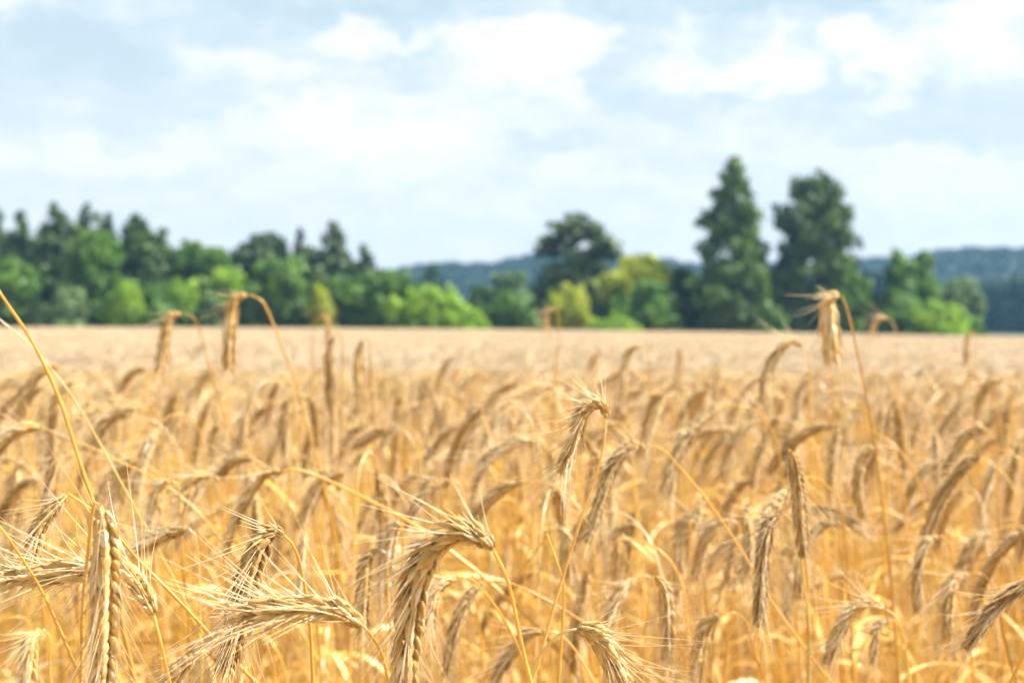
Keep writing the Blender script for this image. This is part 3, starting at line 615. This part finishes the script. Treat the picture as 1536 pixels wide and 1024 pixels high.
# ------------------------------------------------------------------ trees
def leaf_mat(name, dark, mid, light, trans=.32):
    m, q = new_mat(name); at = q.n('ShaderNodeAttribute'); at.attribute_name = 'tint'; oi = q.n('ShaderNodeObjectInfo')
    t = q.n('ShaderNodeTexCoord'); z = q.n('ShaderNodeTexNoise'); z.inputs['Scale'].default_value = .5; z.inputs['Detail'].default_value = 3
    m.node_tree.links.new(t.outputs['Object'], z.inputs['Vector'])
    f = q.m('ADD', q.m('MULTIPLY', at.outputs['Fac'], .6), q.m('MULTIPLY_ADD', z.outputs[0], 1.0, -.3))
    c = q.ramp(f, [(.1, dark), (.5, mid), (.95, light)])
    b = q.n('ShaderNodeBsdfPrincipled'); q.put(b.inputs['Base Color'], c); b.inputs['Roughness'].default_value = .55; b.inputs['Specular IOR Level'].default_value = .25
    tr = q.n('ShaderNodeBsdfTranslucent'); q.put(tr.inputs['Color'], q.mix(.5, c, (mid[0]*1.6, mid[1]*1.8, mid[2]*.8, 1)))
    mx = q.n('ShaderNodeMixShader'); mx.inputs[0].default_value = trans
    m.node_tree.links.new(b.outputs[0], mx.inputs[1]); m.node_tree.links.new(tr.outputs[0], mx.inputs[2])
    o = q.n('ShaderNodeOutputMaterial'); m.node_tree.links.new(mx.outputs[0], o.inputs[0]); return m
LM = {
 'spruce': leaf_mat('spruce_needles', (0.037,0.070,0.028), (0.072,0.132,0.045), (0.123,0.210,0.053), .15),
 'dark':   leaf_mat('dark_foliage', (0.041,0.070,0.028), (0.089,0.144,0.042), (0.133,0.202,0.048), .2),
 'green':  leaf_mat('green_foliage', (0.069,0.133,0.031), (0.128,0.237,0.043), (0.219,0.349,0.053)),
 'grey':   leaf_mat('willow_foliage', (0.109,0.175,0.075), (0.192,0.279,0.115), (0.281,0.390,0.150)),
 'bright': leaf_mat('bright_foliage', (0.140,0.237,0.026), (0.278,0.429,0.043), (0.437,0.571,0.064), .4),
 'yellow': leaf_mat('yellowing_foliage', (0.192,0.241,0.026), (0.384,0.429,0.043), (0.589,0.546,0.064), .4),
 'pine':   leaf_mat('pine_needles', (0.044,0.070,0.031), (0.083,0.123,0.048), (0.145,0.193,0.064), .12),
 'birch':  leaf_mat('birch_foliage', (0.061,0.105,0.031), (0.113,0.193,0.048), (0.184,0.289,0.064), .3),
 'ridge':  leaf_mat('ridge_foliage', (.016,.042,.034), (.028,.068,.050), (.045,.095,.065), .1)}
M_BARK = simple_mat('bark', (.06,.045,.035), (.16,.12,.09), 3)
def crown_mesh(blobs, n, size, mat, rs, fill=.35):
    """many leaf-clump faces through the volume of overlapping irregular masses"""
    B = np.array([b[:3] for b in blobs], float); Rr = np.array([b[3:6] for b in blobs], float)
    vol = np.prod(Rr, 1)**(2/3); w = vol/vol.sum()
    k = rs.choice(len(B), n, p=w); dirs = norm(rs.normal(0, 1, (n, 3)))
    rad = np.where(rs.random(n) < fill, rs.random(n)**.5, .62+.62*rs.beta(1.6, 1.9, n))
    lump = 1+.22*np.sin(dirs[:, 0]*5+k*1.7)*np.cos(dirs[:, 2]*6+k)+rs.normal(0, .06, n)
    p = B[k]+dirs*Rr[k]*(rad*lump)[:, None]
    nrm = norm(dirs/Rr[k]*Rr[k].mean(1, keepdims=True)+rs.normal(0, .55, (n, 3)))
    u = norm(np.cross(nrm, rs.normal(0, 1, (n, 3)))); v = np.cross(nrm, u)
    s = size*rs.uniform(.55, 1.35, n)[:, None]
    corners = [-u*s*1.0-v*s*.3, u*s*.15-v*s*.75, u*s*1.1+v*s*.2, -u*s*.1+v*s*.8]
    V = np.stack([p+c+nrm*rs.normal(0, .08, (n, 1))*s for c in corners], 1).reshape(-1, 3)
    f = np.arange(n*4).reshape(-1, 4); mb = MB(); ti = np.clip(rs.normal(.5, .2, n)+rs.normal(0, .12, len(B))[k], 0, 1)
    mb.add(V, f, a=np.repeat(ti, 4)); return mb.mesh('crown', mat, False)
def trunk_mesh(h, r, limbs, rs, bend=.02):
    mb = MB(); n = 10; z = np.linspace(-.3, h, n); c = np.stack([np.cumsum(rs.normal(0, bend*h/n, n)), np.cumsum(rs.normal(0, bend*h/n, n)), z], 1)
    tube(mb, c, r*np.linspace(1.15, .15, n)**.8, 8)
    for (zf, L, elv) in limbs:
        i = zf*(n-1); p = np.array([np.interp(i, np.arange(n), c[:, k]) for k in range(3)]); a = rs.uniform(0, 6.28)
        d = np.array((math.cos(a)*math.cos(elv), math.sin(a)*math.cos(elv), math.sin(elv)))
        q = np.array([p, p+d*L*.5+np.array((0, 0, L*.04)), p+d*L+np.array((0, 0, L*.16))])
        tube(mb, catmull(q, 5)[0], r*.35*np.linspace(1, .2, 5)*(1-zf*.5), 5)
    return mb.mesh('trunk', M_BARK)
def tree(kind, name, px, top, w, D, label, mat, group='trees along the far field edge', base_px=492, n=None, hue=None):
    rs = np.random.default_rng(int(px*13+top*7+D))
    x = (px-768)/2133.33*D; z0 = tree_ground(x, D); m = D/2133.33
    ztop = CAM_Z+(488-top)*m; h = max(ztop-z0, .6); r = w*m/2
    root = bpy.data.objects.new(name, None); COL.objects.link(root); root.location = (x, D, z0)
    tag(root, label, 'tree' if name.endswith('tree') else 'bush', group)
    bl = []; limbs = []; sz = .42*D/150
    if kind == 'spruce':
        lay = max(9, int(h/.95))
        for i in range(lay):
            t = (i+.5)/lay; rr = r*1.55*(1-t)**.62*rs.uniform(.8, 1.15)+.25; z = h*(.06+.94*t)
            for k in range(5 if t < .8 else 2):
                a = rs.uniform(0, 6.28); bl.append((math.cos(a)*rr*.55, math.sin(a)*rr*.55, z-rr*.10, rr*.55, rr*.55, h/lay*.65))
        n = n or 5200; trunk_r = .025*h; sz *= .85
        limbs = [(rs.uniform(.2, .85), r*.6, -.1) for _ in range(8)]
    elif kind == 'round':
        for i in range(40):
            t = rs.random(); a = rs.uniform(0, 6.28); z = h*rs.uniform(.14, .90); prof = math.sqrt(max(.05, 1-((z/h-.5)/.52)**2)); rr = r*prof*rs.uniform(.85, 1.12)
            s = rs.uniform(.15, .30); q = rs.uniform(.3, .85)
            bl.append((math.cos(a)*rr*q, math.sin(a)*rr*q, z, r*s, r*s, min(r*s, h*.24)))
        bl.append((0, 0, h*.40, r*.7, r*.7, h*.32)); bl.append((rs.normal(0, r*.1), 0, h*.82, r*.3, r*.3, h*.14))
        n = n or 5200; trunk_r = .028*h; limbs = [(rs.uniform(.25, .8), r*.75, rs.uniform(.2, .9)) for _ in range(9)]
    elif kind == 'bush':
        for i in range(32):
            a = rs.uniform(0, 6.28); q = rs.uniform(.1, .85); z = h*rs.uniform(.12, .82)*(1-q*q*.45); s = rs.uniform(.14, .27)
            bl.append((math.cos(a)*r*q, math.sin(a)*r*q, z, r*s, r*s, min(h*.32, r*s)))
        bl.append((0, 0, h*.55, r*.55, r*.55, h*.40))
        n = n or 3600; trunk_r = .03*h; limbs = [(rs.uniform(.1, .6), r*.6, rs.uniform(.3, 1)) for _ in range(7)]; sz *= .85
    elif kind in ('birch', 'oval'):      # small tufts filling a measured outline
        pr = ([0, .2, .35, .48, .53, .57, .61, .67, .74, .78, .84, .88, .92, .955, 1], [.75, .84, .88, .88, .80, .68, .66, .74, .74, .60, .40, .34, .30, .20, .05]) if kind == 'birch' else ([0, .08, .2, .4, .57, .70, .78, .84, .91, .97, 1], [.62, .80, .95, 1.0, .95, .94, .88, .80, .66, .45, .2])
        cnt = 95
        for i in range(cnt):
            t = .05+.94*((i+rs.random())/cnt)**1.08; rr = np.interp(t, *pr)*(rs.uniform(.72, 1.22) if kind == 'birch' else rs.uniform(.88, 1.10)); s = (.09+.15*rr)*rs.uniform(.75, 1.25)
            a = i*2.4+rs.uniform(-.5, .5); q = max(rr-s*.6, .0)*(rs.random()**.32)
            bl.append((math.cos(a)*r*q, math.sin(a)*r*q, h*t-r*s*.4, r*s*1.15, r*s*1.15, r*s*.85))
        n = 4700 if kind == 'birch' else 5600; trunk_r = .017*h; limbs = [(rs.uniform(.2, .92), r*.6, rs.uniform(.3, .8)) for _ in range(16)]
    elif kind == 'pine':       # bare middle, flat tufted umbrella on top
        for (ax, az_, rx, rz2) in ((.05,.955,.24,.045),(-.32,.88,.34,.05),(.28,.87,.34,.055),(-.65,.78,.30,.05),(.62,.76,.34,.06),(.05,.82,.45,.06),(-.15,.74,.22,.04),(.85,.68,.22,.04),(.35,.66,.25,.05),(-.8,.70,.16,.035),(.0,.55,.5,.07),(-.42,.57,.34,.05),(.45,.56,.34,.05),(.05,.66,.26,.04),(-.55,.69,.3,.04),(.62,.70,.3,.05),(.35,.50,.5,.07),(-.4,.50,.5,.07),(-.1,.40,.75,.08),(.5,.36,.6,.08),(-.55,.36,.6,.08),(0,.24,.9,.10),(.1,.12,.95,.10)):
            for k in range(2):
                bl.append((ax*r+rs.normal(0, .05*r), rs.normal(0, .3*r), az_*h+rs.normal(0, .008*h), rx*r, rx*r*.9, rz2*h))
        n = n or 4600; trunk_r = .022*h; limbs = [(z, r*.7, .25) for z in (.5, .58, .66, .7, .76, .82, .88)]
    elif kind == 'spire':      # nearly dead top
        for i in range(12):
            t = .2+.78*i/12; rr = r*(1.05-t); a = rs.uniform(0, 6.28); bl.append((math.cos(a)*rr*.5, math.sin(a)*rr*.5, t*h, rr*.5, rr*.5, h*.03))
        n = n or 1100; trunk_r = .02*h; limbs = [(rs.uniform(.3, .95), r*.9*(1.1-k/16), 0) for k in range(16)]
    link('trunk', trunk_mesh(h*(.93 if kind in ('spruce', 'spire', 'birch') else .8), max(trunk_r, .06), limbs, rs), root)
    link('crown', crown_mesh(bl, n, sz, LM[mat], rs, .3), root)
    return root
T = tree
T('spruce','spruce_tree',-4,312,70,166,'dark spruce cut by the picture edge at the end of the wood','spruce')
T('spruce','spruce_tree',32,320,58,160,'dark narrow spruce beside the one cut by the picture edge','spruce')
T('round','broadleaf_tree',52,352,60,163,'broadleaf tree wedged between two pointed spruces','green')
T('spruce','spruce_tree',84,305,82,156,'tallest pointed spruce of the wood with broad green shoulders','dark')
T('spruce','spruce_tree',134,308,84,160,'pointed spruce behind the yellowish green tree, second in height','spruce')
T('spruce','spruce_tree',160,322,44,164,'thin dark spruce leaning on the shoulder of the pointed one','spruce')
T('oval','broadleaf_tree',140,345,100,150,'tall light green tree in front of the pointed spruces, sunny yellowish flank','green')
T('birch','broadleaf_tree',205,322,110,160,'ragged dark tree with feathery top above the low bright bushes','dark')
T('spruce','spruce_tree',246,342,56,163,'small spruce standing apart beside the ragged dark tree','spruce')
T('round','broadleaf_tree',284,360,66,156,'green tree of middle height where the wood slopes down','green')
T('round','broadleaf_tree',322,366,80,154,'rounded deep green tree next to the dip in the wood','green')
T('round','broadleaf_tree',18,384,90,148,'vivid green broadleaf tree at the foot of the cut off spruce','green')
T('bush','bush',106,428,80,142,'greyish pale bush under the tallest spruce','grey', 'bushes along the far field edge')
T('bush','bush',62,452,70,146,'dark low bush beside the greyish pale one','dark', 'bushes along the far field edge')
T('bush','bush',12,455,70,147,'dark low bush at the foot of the vivid green tree','dark', 'bushes along the far field edge')
T('bush','bush',192,418,66,144,'bright yellow green bush below the ragged dark tree','bright', 'bushes along the far field edge')
T('bush','bush',232,422,66,146,'mid green bush between two brighter ones','green', 'bushes along the far field edge')
T('bush','bush',278,418,80,145,'bright green broad bush under the green middle tree','bright', 'bushes along the far field edge')
T('bush','bush',250,452,110,143,'low olive bush in front of the two bright ones','green', 'bushes along the far field edge')
T('bush','bush',318,440,80,144,'dark bush behind the tall hooked rye ear','dark', 'bushes along the far field edge')
T('round','broadleaf_tree',345,400,60,147,'bright topped small tree at the dip in the wood','bright')
T('oval','pine_tree',398,352,118,162,'blackish broad pine rising behind green trees','pine')
T('oval','pine_tree',368,378,76,164,'low blackish pine shouldering the broad one','pine')
T('spire','spruce_tree',449,332,34,160,'half dead spruce with a bare thin spire','pine')
T('round','broadleaf_tree',420,386,120,148,'wide green tree in front of the blackish pine','green')
T('spruce','spruce_tree',500,336,66,158,'dark spruce with a forked ragged top','pine')
T('spruce','spruce_tree',545,368,50,160,'dark spruce ending the wood above the open hills','spruce')
T('oval','spruce_tree',520,398,90,157,'dense dark spruce filling the gap under the ragged top','spruce')
T('round','broadleaf_tree',468,398,80,150,'bluish green tree under the forked spruce','dark')
T('bush','bush',482,428,48,143,'yellow green slim bush standing out against dark trees','yellow', 'bushes along the far field edge')
T('bush','bush',440,440,80,146,'brownish dark bush beside the slim yellow one','dark', 'bushes along the far field edge')
T('bush','bush',385,440,80,146,'dim bush behind the curved neck of the tall hooked rye ear','dark', 'bushes along the far field edge')
T('round','broadleaf_tree',522,420,80,148,'soft grey green tree below the last spruces','green')
T('round','broadleaf_tree',578,410,110,146,'full green tree stepping out before the wood','green')
T('bush','bush',648,424,150,142,'big domed bush sloping down brightly to the field','bright', 'bushes along the far field edge')
T('bush','bush',690,452,90,140,'sunny low bush at the tail of the domed one','bright', 'bushes along the far field edge')
T('spruce','spruce_tree',648,398,44,270,'lone small spruce far behind the domed bush','spruce')
T('round','broadleaf_tree',765,406,66,200,'bluish tree before the hazy hills','grey')
T('round','broadleaf_tree',725,426,56,190,'dark small tree beside the bluish one','dark')
T('bush','bush',770,436,110,150,'leafy green bush between the domed bush and the pine','green', 'bushes along the far field edge')
T('bush','bush',712,455,50,152,'dark shrub behind the tail of the domed bush','dark', 'bushes along the far field edge')
T('pine','pine_tree',864,318,124,156,'lone pine with an umbrella crown and sky showing through','pine')
T('bush','bush',858,424,76,146,'yellowing bush at the foot of the umbrella pine','yellow', 'bushes along the far field edge')
T('bush','bush',834,440,46,145,'smaller yellow bush pressed against the yellowing one','yellow', 'bushes along the far field edge')
T('bush','bush',810,452,60,152,'dark bush at the shaded side of the umbrella pine','dark', 'bushes along the far field edge')
T('round','broadleaf_tree',955,384,130,150,'round yellow green tree between the pine and the tall birch','yellow')
T('round','broadleaf_tree',968,424,120,147,'green lower growth wrapped round the yellow green tree','green')
T('bush','bush',900,446,60,149,'dark bush between the yellow bushes and round tree','dark', 'bushes along the far field edge')
T('bush','bush',925,477,90,138,'low vivid green mound at the field edge','bright', 'bushes along the far field edge')
T('round','broadleaf_tree',1030,400,70,152,'dark tree filling the gap before the tall birch','dark')
T('birch','birch_tree',1102,232,124,150,'tall birch with a thin feathery tip, tallest of all trees','birch', n=7600)
T('round','broadleaf_tree',1098,380,130,147,'green undergrowth crown about the tall birch','birch')
T('oval','broadleaf_tree',1222,260,138,152,'dark oval tree close beside the tall birch, sky holes in its crown','dark', n=7600)
T('round','broadleaf_tree',1180,400,90,150,'dark growth joining the birch and the oval tree','dark')
T('bush','bush',1160,462,52,143,'small green bush at the foot of the gap between the two tall trees','green', 'bushes along the far field edge')
T('round','broadleaf_tree',1268,386,70,149,'sunny green tree hugging the flank of the dark oval tree','green')
T('bush','bush',1312,436,70,152,'bluish low bush beyond the shaggy rye ear','dark', 'bushes along the far field edge')
T('round','broadleaf_tree',1350,372,56,152,'green tree with two heads, the slimmer half','green')
T('round','broadleaf_tree',1384,372,60,154,'green tree with two heads, the rounder half','green')
T('bush','bush',1352,440,80,147,'leafy base bush under the two headed trees','green', 'bushes along the far field edge')
T('round','broadleaf_tree',1438,416,84,165,'grey green willow like tree by the hazy hills','grey')
T('bush','bush',1412,450,104,143,'brilliant yellow green bush ending the row of trees','bright', 'bushes along the far field edge')
T('bush','bush',1455,474,60,146,'last low green bush tapering to open field','green', 'bushes along the far field edge')

T('round','broadleaf_tree',14,345,90,176,'deep shaded tree filling the back between the first two spruces','dark')
T('round','broadleaf_tree',110,342,80,178,'shaded tree filling the back between the two tallest spruces','dark')
T('round','broadleaf_tree',178,352,80,178,'shaded tree in the back beside the thin leaning spruce','dark')
T('round','broadleaf_tree',230,352,84,178,'shaded tree in the back beside the small spruce standing apart','dark')
T('round','broadleaf_tree',266,368,80,180,'shaded tree in the back where the wood begins to slope','dark')
T('round','broadleaf_tree',462,366,80,178,'shaded tree in the back between the dead spire and the forked spruce','dark')
T('round','broadleaf_tree',316,385,90,178,'shaded tree in the back at the dip of the wood','dark')
# wood on the far ridge, one mass
SRC3 = bpy.data.collections.new('ridge_sources')
for i in range(6):
    rs = np.random.default_rng(900+i); bl = []
    if i < 0:
        for k in range(26):
            t = (k+.5)/26; rr = 3.6*(1-t)**.9+.25; a = rs.uniform(0, 6.28); bl.append((math.cos(a)*rr*.4, math.sin(a)*rr*.4, 18*(.08+.92*t), rr*.7, rr*.7, .8))
    else:
        for k in range(14):
            a = rs.uniform(0, 6.28); q = rs.uniform(0, 2.8); bl.append((math.cos(a)*q, math.sin(a)*q, rs.uniform(4, 12.5), 2.4, 2.4, 2.2))
    ob = bpy.data.objects.new('ridge_tree', crown_mesh(bl, 700, 1.0, LM['ridge'], rs, .2)); SRC3.objects.link(ob)
rh = np.random.default_rng(5); hp, hr, hs = [], [], []
for k in range(5200):
    y = rh.uniform(560, 840); x = rh.uniform(-.42, .42)*y
    if k % 6 == 0: y = rh.uniform(330, 560); x = rh.uniform(.24, .46)*y
    hp.append((x, y, tree_ground(x, y)-.5)); hr.append(rh.uniform(0, 6.28)); w = rh.uniform(.85, 1.0); hs.append((w*1.1, w*1.1, w*(1+.12*math.sin(x*.03)+.1*math.sin(x*.11))))
gn_scatter('distant_wood', hp, hr, hs, SRC3, 'hazy blue green wood covering the low hills behind the field', 'forest')

# ------------------------------------------------------------------ haze
mb = MB(); x0, x1, y0, y1, z0, z1 = -760, 760, -60, 905, -8, 62
v = [(x, y, z) for z in (z0, z1) for y in (y0, y1) for x in (x0, x1)]
mb.add(v, [(0,2,3,1),(4,5,7,6),(0,1,5,4),(2,6,7,3),(0,4,6,2),(1,3,7,5)])
mh, q = new_mat('haze_air'); pv = q.n('ShaderNodeVolumePrincipled'); pv.inputs['Color'].default_value = (.34,.68,1.0,1); pv.inputs['Density'].default_value = .00030
pv.inputs['Anisotropy'].default_value = .2
o = q.n('ShaderNodeOutputMaterial'); mh.node_tree.links.new(pv.outputs[0], o.inputs['Volume'])
tag(link('haze', mb.mesh('haze', mh, False)), kind='stuff')
